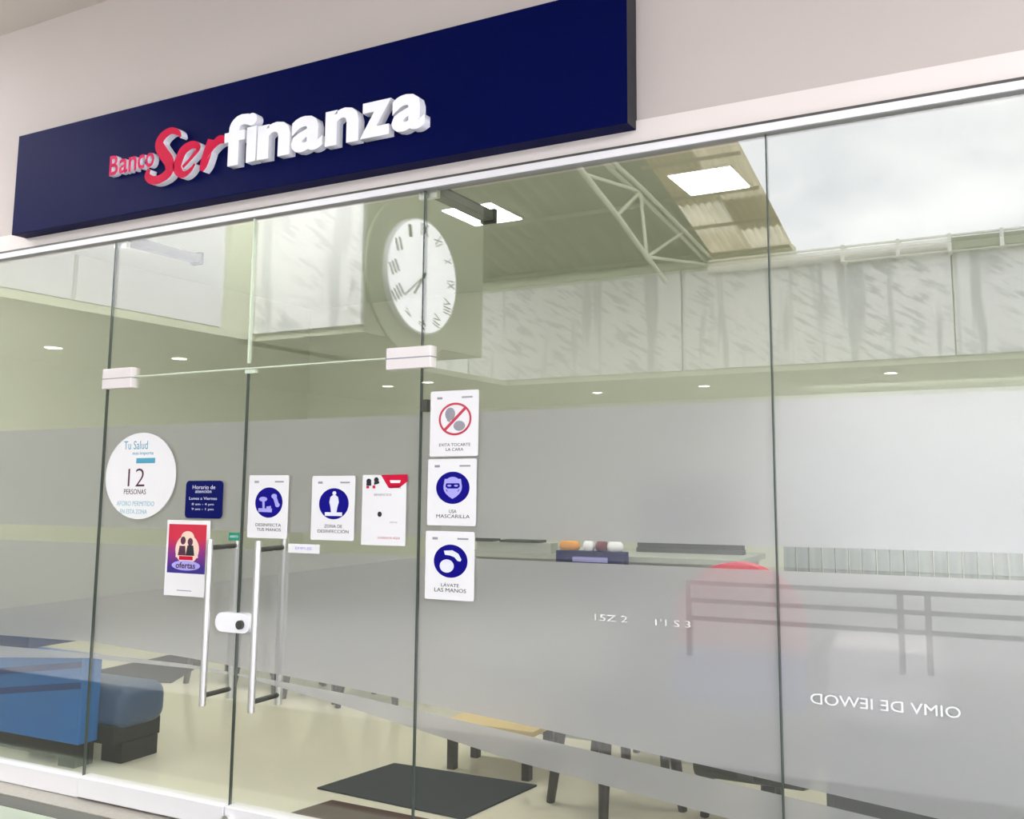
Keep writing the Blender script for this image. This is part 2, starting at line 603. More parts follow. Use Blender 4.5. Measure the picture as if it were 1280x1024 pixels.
def film_bm(a, b, low, high):
    lo = [(x, lin(low, x)) for x in xs_between(low, a, b)]
    hi = [(x, lin(high, x)) for x in xs_between(high, a, b)]
    return prism_xz(lo + hi[::-1], 0.0072, 0.0080)


FLAT = lambda z: [(-9, z), (1.6, z)]


def add_pane(root, x0, x1, z0, z1, seams=True):
    obj('pane', bx(x0 + .002, x1 - .002, -.006, .006, z0, z1), M['glass'], root)


def add_film(root, x0, x1):
    for lo, hi in ((FLAT(1.362), FLAT(1.893)), (A_LINE, FLAT(1.276)), (C_LINE, B_LINE)):
        obj('frosted_film', film_bm(x0 + .004, x1 - .004, lo, hi), M['film'], root)


J = [-8.6, -6.6, -4.512, -3.490, -2.450, -0.873, 1.5]
TR = 2.150
RAIL = 0.10


def bottom_rail(root, x0, x1, y0=-.03):
    obj('bottom_rail', bx(x0, x1, y0, .03, 0.0, RAIL, bev=.004), M['alu'], root)


k = 1
for x0, x1 in ((J[0], J[1]), (J[1], J[2]), (J[4], J[5]), (J[5], J[6])):
    w = sroot('window_%d' % k, ((x0 + x1) / 2, 0, 0)); k += 1
    add_pane(w, x0, x1, RAIL - .01, 2.935)
    add_film(w, x0, x1)
    bottom_rail(w, x0, x1)
    obj('silicone_joint', bx(x1 - .0026, x1 + .0026, -.0075, .0075, RAIL, 2.92), M['seal'], w)
    if x1 == J[2] or x0 == J[4]:
        pass
w = sroot('window_5', (-4.0, 0, TR))
add_pane(w, J[2], J[3], TR + .004, 2.935)
obj('glass_edge', bx(J[3] - .004, J[3] + .004, -.0085, .0085, TR + .03, 2.92), M['seal_pale'], w)
obj('bottom_edge', bx(J[2] + .21, J[3], -.0065, .0065, TR + .001, TR + .008), M['seal_pale'], w)
w = sroot('window_6', (-3.0, 0, TR))
add_pane(w, J[3], J[4], TR + .004, 2.935)
obj('bottom_edge', bx(J[3], J[4] - .20, -.0065, .0065, TR + .001, TR + .007), M['seal_pale'], w)
obj('silicone_joint', bx(J[4] - .0026, J[4] + .0026, -.0075, .0075, RAIL, 2.92), M['seal'], w)


obj('stop_clamp', bx(-2.440, -2.412, -.014, .014, 1.903, 1.957), M['dark_steel'], w)


def patch_fitting(root, x0, x1, z0, z1):
    p = obj('patch_fitting', bx(x0, x1, -.024, .024, z0, z1, bev=.003), M['patch'], root)
    obj('joint_line', bx(x0 - .001, x1 + .001, -.0248, .0248, (z0 + z1) / 2 - .0025, (z0 + z1) / 2 + .0025), M['ink_soft'], p)
    return p


def pull_handle(root, x):
    h = obj('handle', merge(tube((x, -.085, .555), (x, -.085, 1.325), .0155, n=16), tube((x, .085, .555), (x, .085, 1.325), .0155, n=16)),
            M['steel'], root, smooth=False)
    for z in (.60, 1.285):
        obj('standoff', tube((x, -.085, z), (x, .085, z), .012, n=12), M['dark_steel'], h)


for i, (x0, x1) in enumerate(((J[2], J[3]), (J[3], J[4]))):
    d = sroot('door_%d' % (i + 1), ((x0 + x1) / 2, 0, 0))
    add_pane(d, x0, x1, RAIL - .01, TR - .004)
    add_film(d, x0, x1)
    obj('bottom_rail', bx(x0 + .004, x1 - .004, -.036, .036, .008, .106, bev=.004), M['alu'], d)
    if i == 0:
        patch_fitting(d, -4.530, -4.305, 2.095, 2.203)
        obj('meeting_edge', bx(J[3] - .003, J[3] + .003, -.0072, .0072, .1, TR - .004), M['seal'], d)
        pull_handle(d, -3.605)
        lk = obj('lock_plate', prism_xz(ell(-3.565, .933, .045, .045, 12, PI / 2, 1.5 * PI) + ell(-3.43, .933, .045, .045, 12, -PI / 2, PI / 2), -.028, .028), M['white'], d)
        obj('lock_cylinder', tube((-3.440, -.043, .928), (-3.440, -.028, .928), .021, n=18), M['dark_steel'], lk)
        kb = obj('floor_bolt', tube((-3.462, -.054, .052), (-3.462, -.036, .052), .024, n=18), M['steel'], d)
    else:
        patch_fitting(d, -2.632, -2.390, 2.098, 2.196)
        pull_handle(d, -3.297)
        obj('strike_clip', bx(-3.505, -3.44, -.010, .010, 2.128, 2.146), M['seal_pale'], d)

# glass bracing arms inside the head channel
for x, lab in ((-2.445, 'dark steel bracing arm behind the head channel right of the clock'),
               (-4.50, 'dark steel bracing arm behind the glass at the left door jamb')):
    a = thing('bracing_arm', (x, .03, 2.93), lab, 'bracket', 'bracing arms of the glass front')
    obj('arm', bx(x - .035, x + .035, .035, .52, 2.905, 2.955, bev=.004), M['dark_steel'], a)
    obj('end_cap', bx(x - .042, x + .042, .52, .545, 2.895, 2.965), M['sofa_base'], a)
    obj('clamp', bx(x - .05, x + .05, .012, .035, 2.88, 2.975), M['steel'], a)

# ================================================================== SIGN
sg = thing('bank_sign', (-3.35, -.1, 3.02), 'long navy blue fascia sign with red and white raised lettering', 'sign')
obj('panel', bx(-5.285, -1.405, -.100, -.002, 3.018, 3.612, bev=.002), [M['sign'], M['sign_edge']], sg)
for p in sg.children[0].data.polygons:
    if abs(p.normal.x) > .5:
        p.material_index = 1
YB, YF = -.100, -.142
fin = [('f', -3.574, -3.408, 3.150, 3.406), ('ı', -3.434, -3.358, 3.151, 3.330), ('n', -3.352, -3.136, 3.151, 3.326), ('a', -3.136, -2.935, 3.148, 3.324),
       ('n', -2.926, -2.722, 3.150, 3.322), ('z', -2.720, -2.540, 3.152, 3.320), ('a', -2.542, -2.353, 3.149, 3.321)]
for ch, x0, x1, z0, z1 in fin:
    bold = .035
    if ch == 'ı':
        b = bx(-3.424, -3.362, YF, YB, z0, z1)
        o = obj('letter', b, M['letter_white'], sg)
    else:
        o = obj('letter', text_bm(ch, x0, x1 - .008, z0, z1, YF, YB, bold), M['letter_white'], sg)
obj('letter', prism_xz(ell(-3.395, 3.368, .034, .032, 20), YF - .0005, YB), M['letter_white'], sg)
ST = {'S': [[(-3.888, 3.361, .0063), (-3.907, 3.386, .0141), (-3.963, 3.406, .0194), (-4.025, 3.383, .0264), (-4.044, 3.343, .031), (-4.009, 3.292, .0338),
             (-3.964, 3.239, .0338), (-3.96, 3.188, .0299), (-4.014, 3.159, .0239), (-4.077, 3.158, .0232), (-4.121, 3.186, .0204), (-4.11, 3.222, .0127)]],
      'e': [[(-3.862, 3.195, .0092), (-3.797, 3.241, .0106), (-3.755, 3.282, .0155), (-3.802, 3.304, .0218), (-3.861, 3.285, .0275), (-3.892, 3.239, .0296),
             (-3.901, 3.196, .0296), (-3.863, 3.157, .0194), (-3.815, 3.166, .0134), (-3.776, 3.199, .0063)]],
      'r': [[(-3.668, 3.310, .0246), (-3.69, 3.247, .0296), (-3.712, 3.189, .0275), (-3.728, 3.156, .0141)],
            [(-3.699, 3.226, .0141), (-3.654, 3.274, .0197), (-3.609, 3.299, .0232), (-3.564, 3.290, .0176)]]}
for ch in 'Ser':
    b = bmesh.new()
    for q, st in enumerate(ST[ch]):
        merge(b, ribbon(st, YF + .002 - .0007 * q, YB))
    o = obj('letter', b, M['letter_red'], sg)
    o['label'] = 'red script letter with white edge'
    two_tone(o, M['letter_red'], M['letter_white'])
ban = [('B', -4.434, -4.365, 3.236, 3.346), ('a', -4.358, -4.290, 3.236, 3.318), ('n', -4.284, -4.222, 3.237, 3.318), ('c', -4.216, -4.160, 3.238, 3.318), ('o', -4.155, -4.088, 3.238, 3.318)]
for ch, x0, x1, z0, z1 in ban:
    o = obj('letter', text_bm(ch, x0, x1, z0, z1, YF + .012, YB, .018), M['letter_pink'], sg)
    o['label'] = 'small pink letter with white edge'
    two_tone(o, M['letter_pink'], M['letter_white'])

# ================================================================== NOTICES on the glass
YP0, YP1 = -.0092, -.0064     # paper front / back


def sheet(name, x0, x1, z0, z1, label, cat='poster', m=None, group=None, rad=0.0):
    if rad:
        pts = (ell(x1 - rad, z1 - rad, rad, rad, 5, 0, PI / 2) + ell(x0 + rad, z1 - rad, rad, rad, 5, PI / 2, PI)
               + ell(x0 + rad, z0 + rad, rad, rad, 5, PI, 1.5 * PI) + ell(x1 - rad, z0 + rad, rad, rad, 5, 1.5 * PI, 2 * PI))
        b = prism_xz(pts, YP0, YP1)
    else:
        b = bx(x0, x1, YP0, YP1, z0, z1)
    o = obj(name, b, m or M['paper'], None, loc=((x0 + x1) / 2, YP1, z0))
    tag(o, label, cat, group)
    return o


def Y(n):
    return (YP0 - .0003 * n - .0002, YP0)


def cap(par, body, x0, x1, z0, z1, m=None, bold=0.0):
    a, b = Y(1)
    return obj('caption', text_bm(body, x0, x1, z0, z1, a, b, bold), m or M['ink'], par)


def pic(par, polys, m, name='pictogram', lvl=2):
    a, c = Y(lvl)
    for q, pts in enumerate(polys):
        o = obj(name, prism_xz(pts, a - .00003 * q, c), m, par)
    return o


def bar(x0, z0, x1, z1, w):
    d = Vector((x1 - x0, z1 - z0)).normalized() * w / 2
    return [(x0 - d.y, z0 + d.x), (x0 + d.y, z0 - d.x), (x1 + d.y, z1 - d.x), (x1 - d.y, z1 + d.x)]


def header(par, x0, x1, z):
    pic(par, [[(x0 + .035, z - .012), (x0 + .062, z - .012), (x0 + .062, z - .002), (x0 + .035, z - .002)],
              [(x1 - .085, z - .010), (x1 - .030, z - .010), (x1 - .030, z - .003), (x1 - .085, z - .003)]], M['ink_soft'], 'header_print', 1)


GS = 'safety notices taped to the glass'
# round white sticker
rs = obj('round_sticker', prism_xz(ell(-4.212, 1.631, .263, .223, 56), YP0, YP1), M['paper'], None, loc=(-4.212, YP1, 1.41))
tag(rs, 'large round white sticker with the number 12 and pale cyan print', 'sticker')
cap(rs, 'Tu Salud', -4.345, -4.165, 1.768, 1.812, M['cyan'], .0)
cap(rs, 'nos importa', -4.275, -4.120, 1.734, 1.756, M['cyan'], .0)
obj('print_bar', bx(-4.245, -4.105, Y(1)[0], YP0, 1.695, 1.722), M['cyan'], rs)
cap(rs, '12', -4.300, -4.175, 1.575, 1.668, M['plum'], -.012)
cap(rs, 'PERSONAS', -4.325, -4.160, 1.535, 1.562, M['plum'], .0)
cap(rs, 'AFORO PERMITIDO', -4.375, -4.095, 1.475, 1.500, M['cyan_soft'], .0)
cap(rs, 'EN ESTA ZONA', -4.345, -4.145, 1.435, 1.458, M['cyan_soft'], .0)

# navy opening hours decal
nd = sheet('hours_decal', -3.872, -3.618, 1.419, 1.604, 'small navy blue opening hours decal with rounded corners', 'sticker', M['navy_print'], rad=.022)
for body, x0, x1, z0, z1 in (('Horario de', -3.825, -3.670, 1.563, 1.582), ('atención', -3.805, -3.695, 1.544, 1.560), ('Lunes a Viernes', -3.845, -3.655, 1.510, 1.524),
                             ('8 am - 4 pm', -3.825, -3.675, 1.480, 1.494), ('9 am - 1 pm', -3.825, -3.675, 1.456, 1.470)):
    cap(nd, body, x0, x1, z0, z1, M['picto'], .0)

# red and blue promotional poster
pp = sheet('promotion_poster', -3.991, -3.693, 1.037, 1.408, 'white poster with a red and violet advert of people, beside the left pull handle')
a, b_ = Y(1)
grad = mat('red_to_violet_print', (0.6, 0.02, 0.06), 0.5)
t = grad.node_tree
c_ = t.nodes.new('ShaderNodeTexCoord'); sp = t.nodes.new('ShaderNodeSeparateXYZ'); rr = t.nodes.new('ShaderNodeValToRGB'); mr = t.nodes.new('ShaderNodeMapRange')
mr.inputs['From Min'].default_value = .11; mr.inputs['From Max'].default_value = .34
rr.color_ramp.elements[0].color = (.03, .01, .20, 1); rr.color_ramp.elements[0].position = .12
rr.color_ramp.elements[1].color = (.55, .012, .045, 1); rr.color_ramp.elements[1].position = .75
e_ = rr.color_ramp.elements.new(.42); e_.color = (.20, .015, .20, 1)
t.links.new(c_.outputs['Object'], sp.inputs[0]); t.links.new(sp.outputs['Z'], mr.inputs['Value']); t.links.new(mr.outputs[0], rr.inputs['Fac'])
t.links.new(rr.outputs[0], t.nodes['Principled BSDF'].inputs['Base Color'])
obj('advert_print', bx(-3.976, -3.714, a, b_, 1.148, 1.388), grad, pp)
pic(pp, [ell(-3.842, 1.265, .082, .072, 24), ell(-3.842, 1.325, .045, .030, 20), [(-3.92, 1.225), (-3.765, 1.225), (-3.77, 1.29), (-3.915, 1.29)]], M['peach'], 'light_shape')
pic(pp, [ell(-3.872, 1.308, .018, .020, 16), ell(-3.822, 1.302, .018, .020, 16), [(-3.905, 1.235), (-3.85, 1.235), (-3.855, 1.282), (-3.895, 1.282)]], M['plum'], 'figure_print', 3)
pic(pp, [[(-3.85, 1.235), (-3.79, 1.235), (-3.80, 1.285), (-3.84, 1.285)]], M['ink'], 'figure_print', 4)
pic(pp, [ell(-3.846, 1.186, .098, .024, 24)], M['picto_lilac'], 'title_cloud', 3)
obj('caption', text_bm('ofertas', -3.915, -3.78, 1.172, 1.202, Y(5)[0], Y(0)[0], .02), M['plum'], pp)
pic(pp, [[(-3.895, 1.213), (-3.80, 1.213), (-3.80, 1.232), (-3.895, 1.232)]], M['red_print'], 'title_band', 4)
pic(pp, [[(-3.90, 1.062), (-3.80, 1.062), (-3.80, 1.066), (-3.90, 1.066)]], M['ink_soft'], 'fine_print', 1)

# small green tag
gt = sheet('green_tag', -3.565, -3.497, 1.317, 1.354, 'tiny green sticker at the meeting edge of the doors', 'sticker', M['green'])
cap(gt, 'ABIERTO', -3.558, -3.504, 1.330, 1.341, M['picto'], 0)


def notice(x0, x1, z0, z1, label, top, bottom, sgl=True, disc=True):
    o = sheet('safety_notice', x0, x1, z0, z1, label, 'notice', group=None, rad=.008)
    h = z1 - z0
    header(o, x0, x1, z1 - .024)
    cx = (x0 + x1) / 2 + (.006)
    cz = z0 + h * .565
    if disc:
        pic(o, [ell(cx, cz, (x1 - x0) * .345, h * .242, 40)], M['blue'], 'blue_disc', 1)
    return o, cx, cz, (x1 - x0) * .345, h * .242


def sc(cx, cz, rx, rz, pts):
    return [(cx + x * rx, cz + z * rz) for x, z in pts]


# disinfect hands notice (left)
o, cx, cz, rx, rz = notice(-3.446, -3.196, 1.333, 1.629, 'blue disc notice of two hands and spray, on the right door above its handle', 0, 0)
pic(o, [sc(cx, cz, rx, rz, ell(-.42, .22, .30, .16, 14)), sc(cx, cz, rx, rz, bar(-.40, .2, -.36, -.40, .16)), sc(cx, cz, rx, rz, bar(-.75, -.50, .25, -.52, .24)),
        sc(cx, cz, rx, rz, bar(-.15, -.35, .18, -.30, .16))], M['picto_lilac'])
pic(o, [sc(cx, cz, rx, rz, ell(.38, .42, .20, .16, 14)), sc(cx, cz, rx, rz, bar(.40, .40, .62, -.12, .26)), sc(cx, cz, rx, rz, ell(.64, -.15, .17, .15, 12))], M['picto_lilac'])
cap(o, 'DESINFECTA', cx - .078, cx + .082, 1.388, 1.402)
cap(o, 'TUS MANOS', cx - .070, cx + .082, 1.366, 1.380)
# disinfection zone notice
o, cx, cz, rx, rz = notice(-3.051, -2.800, 1.333, 1.625, 'blue disc notice of a person standing on a mat, middle of the right door', 0, 0)
pic(o, [sc(cx, cz, rx, rz, ell(.02, .68, .13, .13, 16)),
        sc(cx, cz, rx, rz, [(-.30, .10), (-.24, .42), (-.08, .55), (.12, .55), (.28, .42), (.34, .10), (.26, -.18), (.20, -.55), (.58, -.55), (.58, -.78), (-.58, -.78), (-.58, -.55), (-.16, -.55), (-.22, -.18)])], M['picto'])
cap(o, 'ZONA DE', cx - .052, cx + .052, 1.389, 1.404)
cap(o, 'DESINFECCIÓN', cx - .090, cx + .090, 1.366, 1.384)
# campaign sheet
cs = sheet('campaign_sheet', -2.757, -2.516, 1.318, 1.628, 'white sheet with a red corner banner and small figures', 'poster')
pic(cs, [[(-2.655, 1.628), (-2.510, 1.630), (-2.508, 1.600), (-2.530, 1.585), (-2.555, 1.570), (-2.610, 1.570), (-2.630, 1.595)]], M['red_print'], 'corner_banner', 1)
pic(cs, [[(-2.605, 1.604), (-2.545, 1.604), (-2.550, 1.592), (-2.600, 1.592)]], M['paper'], 'banner_print', 2)
cap(cs, 'GRATIS', -2.605, -2.545, 1.568, 1.580, M['plum'])
pic(cs, [ell(-2.722, 1.600, .014, .012, 12), [(-2.735, 1.580), (-2.708, 1.580), (-2.708, 1.594), (-2.735, 1.594)], ell(-2.680, 1.606, .013, .012, 12), [(-2.692, 1.583), (-2.664, 1.590), (-2.664, 1.600), (-2.692, 1.596)]], M['ink'], 'figure_print', 1)
pic(cs, [[(-2.735, 1.568), (-2.72, 1.568), (-2.72, 1.579), (-2.735, 1.579)], [(-2.70, 1.568), (-2.685, 1.568), (-2.685, 1.581), (-2.70, 1.581)]], M['red_print'], 'figure_print', 1)
cap(cs, 'BENEFICIOS', -2.690, -2.595, 1.535, 1.545, M['ink_soft'], 0)
pic(cs, [ell(-2.657, 1.454, .012, .012, 14)], M['ink'], 'dot_print', 1)
cap(cs, 'desde hoy', -2.60, -2.56, 1.415, 1.424, M['ink_soft'], 0)
cap(cs, 'CONSULTA AQUI', -2.665, -2.545, 1.345, 1.356, M['red_soft'], 0)
# small push label
pl = sheet('push_label', -3.183, -2.996, 1.270, 1.311, 'narrow white label under the notices, right of the upper handle end', 'sticker')
cap(pl, 'EMPUJE', -3.14, -3.04, 1.282, 1.298, M['picto_lilac'], 0)

# three notices right of the doors
o, cx, cz, rx, rz = notice(-2.394, -2.147, 1.706, 1.990, 'white notice with a red prohibition ring, topmost of three beside the door', 0, 0, disc=False)
pic(o, [ell(cx - .026, cz + .022, .026, .028, 16), ell(cx + .022, cz - .030, .030, .022, 16), bar(cx - .035, cz - .01, cx - .02, cz + .02, .018)], M['ink_soft'], 'pictogram', 1)
b = bmesh.new()
ring_xz(cx, cz, .084, .071, .0095, Y(3)[0], YP0, bm=b)
prism_xz(bar(cx - .052, cz - .046, cx + .052, cz + .046, .013), Y(3)[0] - .00005, YP0, b)
obj('prohibition_ring', b, M['red_soft'], o)
cap(o, 'EVITA TOCARTE', cx - .080, cx + .080, 1.749, 1.762)
cap(o, 'LA CARA', cx - .045, cx + .045, 1.729, 1.742)
o, cx, cz, rx, rz = notice(-2.401, -2.153, 1.411, 1.695, 'blue disc notice of a masked face, middle of three beside the door', 0, 0)
b = bmesh.new()
ring_xz(cx, cz + .004, rx * .55, rz * .62, .010, Y(2)[0], YP0, 28, b)
prism_xz(sc(cx, cz, rx, rz, [(-.48, .55), (.48, .55), (.52, .28), (-.52, .28)]), Y(2)[0] - .0001, YP0, b)
prism_xz(sc(cx, cz, rx, rz, [(-.34, -.05), (.34, -.05), (.26, -.52), (0, -.68), (-.26, -.52)]), Y(2)[0] - .0002, YP0, b)
prism_xz(sc(cx, cz, rx, rz, bar(-.52, .10, -.30, -.12, .08)), Y(2)[0] - .0003, YP0, b)
prism_xz(sc(cx, cz, rx, rz, bar(.52, .10, .30, -.12, .08)), Y(2)[0] - .0003, YP0, b)
prism_xz(sc(cx, cz, rx, rz, ell(-.20, .13, .12, .06, 10)), Y(2)[0] - .0004, YP0, b)
prism_xz(sc(cx, cz, rx, rz, ell(.20, .13, .12, .06, 10)), Y(2)[0] - .0004, YP0, b)
obj('pictogram', b, M['picto_lilac'], o)
cap(o, 'USA', cx - .017, cx + .021, 1.464, 1.479)
cap(o, 'MASCARILLA', cx - .082, cx + .088, 1.443, 1.458)
o, cx, cz, rx, rz = notice(-2.406, -2.158, 1.100, 1.387, 'blue disc notice of hands under a tap, lowest of three beside the door', 0, 0)
pic(o, [sc(cx, cz, rx, rz, ell(-.22, -.30, .42, .40, 20)), sc(cx, cz, rx, rz, [(-.40, .62), (.10, .66), (.46, .46), (.64, .12), (.58, 0), (.40, .04), (.24, .24), (-.02, .34), (-.34, .38)])], M['picto'])
cap(o, 'LÁVATE', cx - .046, cx + .044, 1.155, 1.172)
cap(o, 'LAS MANOS', cx - .080, cx + .080, 1.133, 1.149)

# reflections of lit lettering opposite, drawn as flat white letters on the panes
def reflected_lettering(body, x0, x1, z0, z1, m, bold, mirror, label):
    t = thing('reflected_lettering', ((x0 + x1) / 2, -.0063, z0), label, 'lettering')
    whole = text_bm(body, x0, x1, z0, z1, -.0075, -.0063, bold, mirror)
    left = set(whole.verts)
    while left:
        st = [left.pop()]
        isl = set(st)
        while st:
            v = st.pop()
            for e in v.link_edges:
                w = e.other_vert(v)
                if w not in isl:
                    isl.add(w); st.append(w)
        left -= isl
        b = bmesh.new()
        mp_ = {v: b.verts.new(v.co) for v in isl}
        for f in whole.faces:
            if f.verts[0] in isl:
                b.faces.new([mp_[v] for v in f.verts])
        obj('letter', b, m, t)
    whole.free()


reflected_lettering('OIMV DE IEWOD', -.765, -.275, .826, .862, M['reflection_white'], .0, True, 'backward white letters drawing a reflected sign low on the right frosted pane')
reflected_lettering('15Z 2', -1.600, -1.460, 1.058, 1.083, M['reflection_pale'], .0, False, 'tiny pale reflected characters drawn left of the other tiny pair on frosted glass')
reflected_lettering("1'1 S 3", -1.345, -1.205, 1.055, 1.080, M['reflection_pale'], .0, False, 'tiny pale reflected characters drawn nearer the red chair on frosted glass')

# ================================================================== BANK INTERIOR
def led_panel(x, y, lab):
    p = thing('ceiling_panel_light', (x, y, 4.0), lab, 'ceiling light', 'square ceiling lights of the bank')
    obj('diffuser', bx(x - .25, x + .25, y - .27, y + .27, 3.978, 3.988), M['led'], p)
    obj('frame', bx(x - .262, x + .262, y - .282, y + .282, 3.984, 4.0), M['alu'], p)


for x, y, lab in ((-2.26, 3.55, 'square white ceiling light near the reflected roof edge'),
                  (-4.40, 3.55, 'square white ceiling light right of the clock')):
    led_panel(x, y, lab)

# armchair
ac = thing('armchair', (-5.4, .6, 0), 'blue armchair behind the left glass pane, with dark base', 'armchair')
obj('arm_panel', bx(-6.3, -4.945, .27, .40, .13, .612, bev=.012), M['sofa_blue'], ac)
for z0, z1 in ((.50, .60), (.385, .485)):
    obj('seam', prism_xz([(-6.28, z0 - .085), (-4.948, z1 - .01), (-4.948, z1 - .045), (-6.28, z0 - .125)], .2675, .272), M['seam'], ac)
sb = bx(-5.7, -4.775, .40, .73, .19, .425, bev=.075, seg=4)
obj('seat', sb, M['sofa_dark'], ac, smooth=True)
obj('backrest', bx(-6.3, -5.47, .30, .74, .612, .735, bev=.02), M['seam'], ac)
obj('base', bx(-6.2, -4.98, .285, .40, .045, .13), M['sofa_base'], ac)
obj('base', bx(-5.7, -4.83, .41, .72, .11, .21), M['sofa_base'], ac)
for x0, x1, y0, y1 in ((-4.99, -4.82, .46, .70), (-5.12, -4.98, .285, .40), (-6.2, -6.0, .285, .40), (-5.7, -5.5, .5, .7)):
    obj('foot', bx(x0, x1, y0, y1, 0, .11 if y0 > .4 else .05), M['sofa_base'], ac)

# door mats
for nm, m, q, lab in (('door_mat', 'mat_blue', [(-3.50, .60), (-3.40, 1.12), (-2.48, 1.13), (-2.56, .55)], 'dark blue grey door mat on the cream tiles behind the right door'),
                      ('door_mat', 'mat_red', [(-3.36, .24), (-3.30, .485), (-2.50, .47), (-2.56, .22)], 'maroon door mat at the threshold, nearest the glass'),
                      ('door_mat', 'mat_black', [(-7.3, 1.75), (-7.35, 3.0), (-6.95, 3.1), (-6.35, 2.1)], 'black floor mat far back behind the blue armchair')):
    b = bmesh.new()
    lo = [b.verts.new((x, y, .0005)) for x, y in q]
    hi = [b.verts.new((x, y, .009)) for x, y in q]
    b.faces.new(lo[::-1]); b.faces.new(hi)
    for i in range(4):
        b.faces.new((lo[i], lo[(i + 1) % 4], hi[(i + 1) % 4], hi[i]))
    bmesh.ops.recalc_face_normals(b, faces=b.faces)
    cx = sum(p[0] for p in q) / 4; cy = sum(p[1] for p in q) / 4
    o = obj(nm, b, M[m], None, loc=(cx, cy, 0))
    tag(o, lab, 'mat')


# wooden chairs
def make_chair(label):
    c = thing('wooden_chair', (0, 0, 0), label, 'chair', 'dark wooden chairs behind the frosted film')
    obj('seat', bx(-.22, .22, -.22, .22, .44, .475, bev=.01), M['wood_dark'], c)
    for sx in (-1, 1):
        for sy in (-1, 1):
            obj('leg', tube((sx * .235, sy * .235, 0), (sx * .19, sy * .19, .445), .022, n=8, r2=.034), M['wood_dark'], c)
    obj('backrest', bx(-.20, .20, .19, .215, .66, .86, bev=.01), M['wood_dark'], c)
    for sx in (-1, 1):
        obj('back_post', tube((sx * .18, .20, .46), (sx * .18, .205, .88), .018, n=8), M['wood_dark'], c)
    return c


ch0 = make_chair('')
spots = [(-1.98, 1.03, -.54, 'dark wooden chair nearest the blue grey mat, only legs showing'),
         (-2.05, 1.66, -.15, 'dark wooden chair further inside than the one by the mat, legs in the stripe'),
         (-1.22, 1.18, -.5, 'dark wooden chair beside the dark desk, leg ends in the stripe'),
         (-6.03, 2.40, .1, 'dark wooden chair in the back row, leftmost'),
         (-5.48, 2.36, -.1, 'dark wooden chair in the back row, second from left'),
         (-4.93, 2.32, .05, 'dark wooden chair in the back row, third from left'),
         (-4.38, 2.28, .1, 'dark wooden chair in the back row, rightmost')]
for i, (x, y, a, lab) in enumerate(spots):
    c = ch0 if i == 0 else copy_tree(ch0)
    c.location = (x, y, 0)
    c.rotation_euler = (0, 0, a)
    c['label'] = lab

# dark desk
dk = thing('desk', (.15, .4, 0), 'dark grey desk whose front shows in the lower clear stripe at right', 'desk')
obj('desk_top', bx(-.755, 1.2, .09, .75, .705, .735, bev=.004), M['wood_dark'], dk)
obj('front_panel', bx(-.72, 1.15, .12, .14, .02, .705), M['desk_grey'], dk)
for x in (-.745, 1.14):
    obj('side_panel', bx(x, x + .03, .11, .73, 0, .705), M['desk_grey'], dk)
# low table
lt = thing('low_table', (-2.8, 1.32, 0), 'low table with a yellow wooden top behind the clear stripe', 'table')
obj('table_top', bx(-3.10, -2.52, 1.16, 1.48, .235, .265, bev=.005), M['wood_light'], lt)
for x in (-3.06, -2.58):
    for y in (1.20, 1.44):
        obj('leg', bx(x - .022, x + .022, y - .022, y + .022, 0, .235), M['wood_dark'], lt)

# service counter with things on it
ct = thing('service_counter', (-1.9, 2.3, 0), 'pale green service counter seen through the clear strip', 'counter')
obj('worktop', bx(-3.5, -1.62, 1.98, 2.6, 1.10, 1.135), M['counter'], ct)
obj('front_panel', bx(-3.45, -1.66, 2.03, 2.08, 0.0, 1.10), M['counter'], ct)
for x in (-3.45, -1.70):
    obj('side_panel', bx(x, x + .04, 2.08, 2.58, 0, 1.10), M['counter'], ct)
db = obj('display_box', bx(-2.78, -2.31, 1.905, 1.979, 1.06, 1.165, bev=.004), M['navy_print'], None, loc=(-2.55, 1.94, 1.06))
tag(db, 'navy blue display box on the counter front', 'box')
db2 = bx(-2.66, -2.42, 1.901, 1.906, 1.10, 1.13)
obj('display_print', db2, M['picto_lilac'], db)
for nm, x, m, rx, lab in (('snack_pack', -2.70, 'orange', .075, 'orange packet on the navy display box'), ('paper_cup', -2.565, 'white', .04, 'small white cup between packets on the navy box'),
                          ('snack_pack', -2.475, 'maroon', .045, 'dark red packet on the navy display box'), ('snack_pack', -2.385, 'white', .055, 'rounded white packet on the navy display box')):
    b = bmesh.new()
    bmesh.ops.create_uvsphere(b, u_segments=14, v_segments=8, radius=1)
    bmesh.ops.scale(b, vec=(rx, .036, .045), verts=b.verts)
    bmesh.ops.translate(b, vec=(x, 1.942, 1.192), verts=b.verts)
    for v in b.verts:
        v.co.z = max(v.co.z, 1.1655)
    o = obj(nm, b, M[m], None, smooth=True, loc=(x, 1.942, 1.1655))
    tag(o, lab, 'packet' if nm == 'snack_pack' else 'cup')
dst = thing('document_stand', (-3.15, 2.04, 1.135), 'pale document stand with a dark top at the left end of the counter', 'stand')
obj('body', bx(-3.42, -2.86, 1.99, 2.09, 1.1355, 1.200), M['counter'], dst)
obj('dark_top', bx(-3.43, -3.30, 1.985, 2.095, 1.200, 1.222), M['dark_panel'], dst)
obj('dark_top', bx(-3.24, -2.95, 1.985, 2.095, 1.200, 1.215), M['dark_panel'], dst)
mon = thing('counter_screen', (-1.9, 2.35, 1.135), 'wide dark olive screen standing on the service counter', 'screen')
obj('panel', bx(-2.42, -1.70, 2.38, 2.41, 1.16, 1.62), M['dark_panel'], mon)
obj('stand', bx(-2.42, -1.70, 2.36, 2.43, 1.1355, 1.165), M['dark_steel'], mon)
rp_ = thing('ribbed_partition', (.2, 2.8, 0), 'pale green ribbed partition in the clear strip at right', 'partition')
n_r = 42
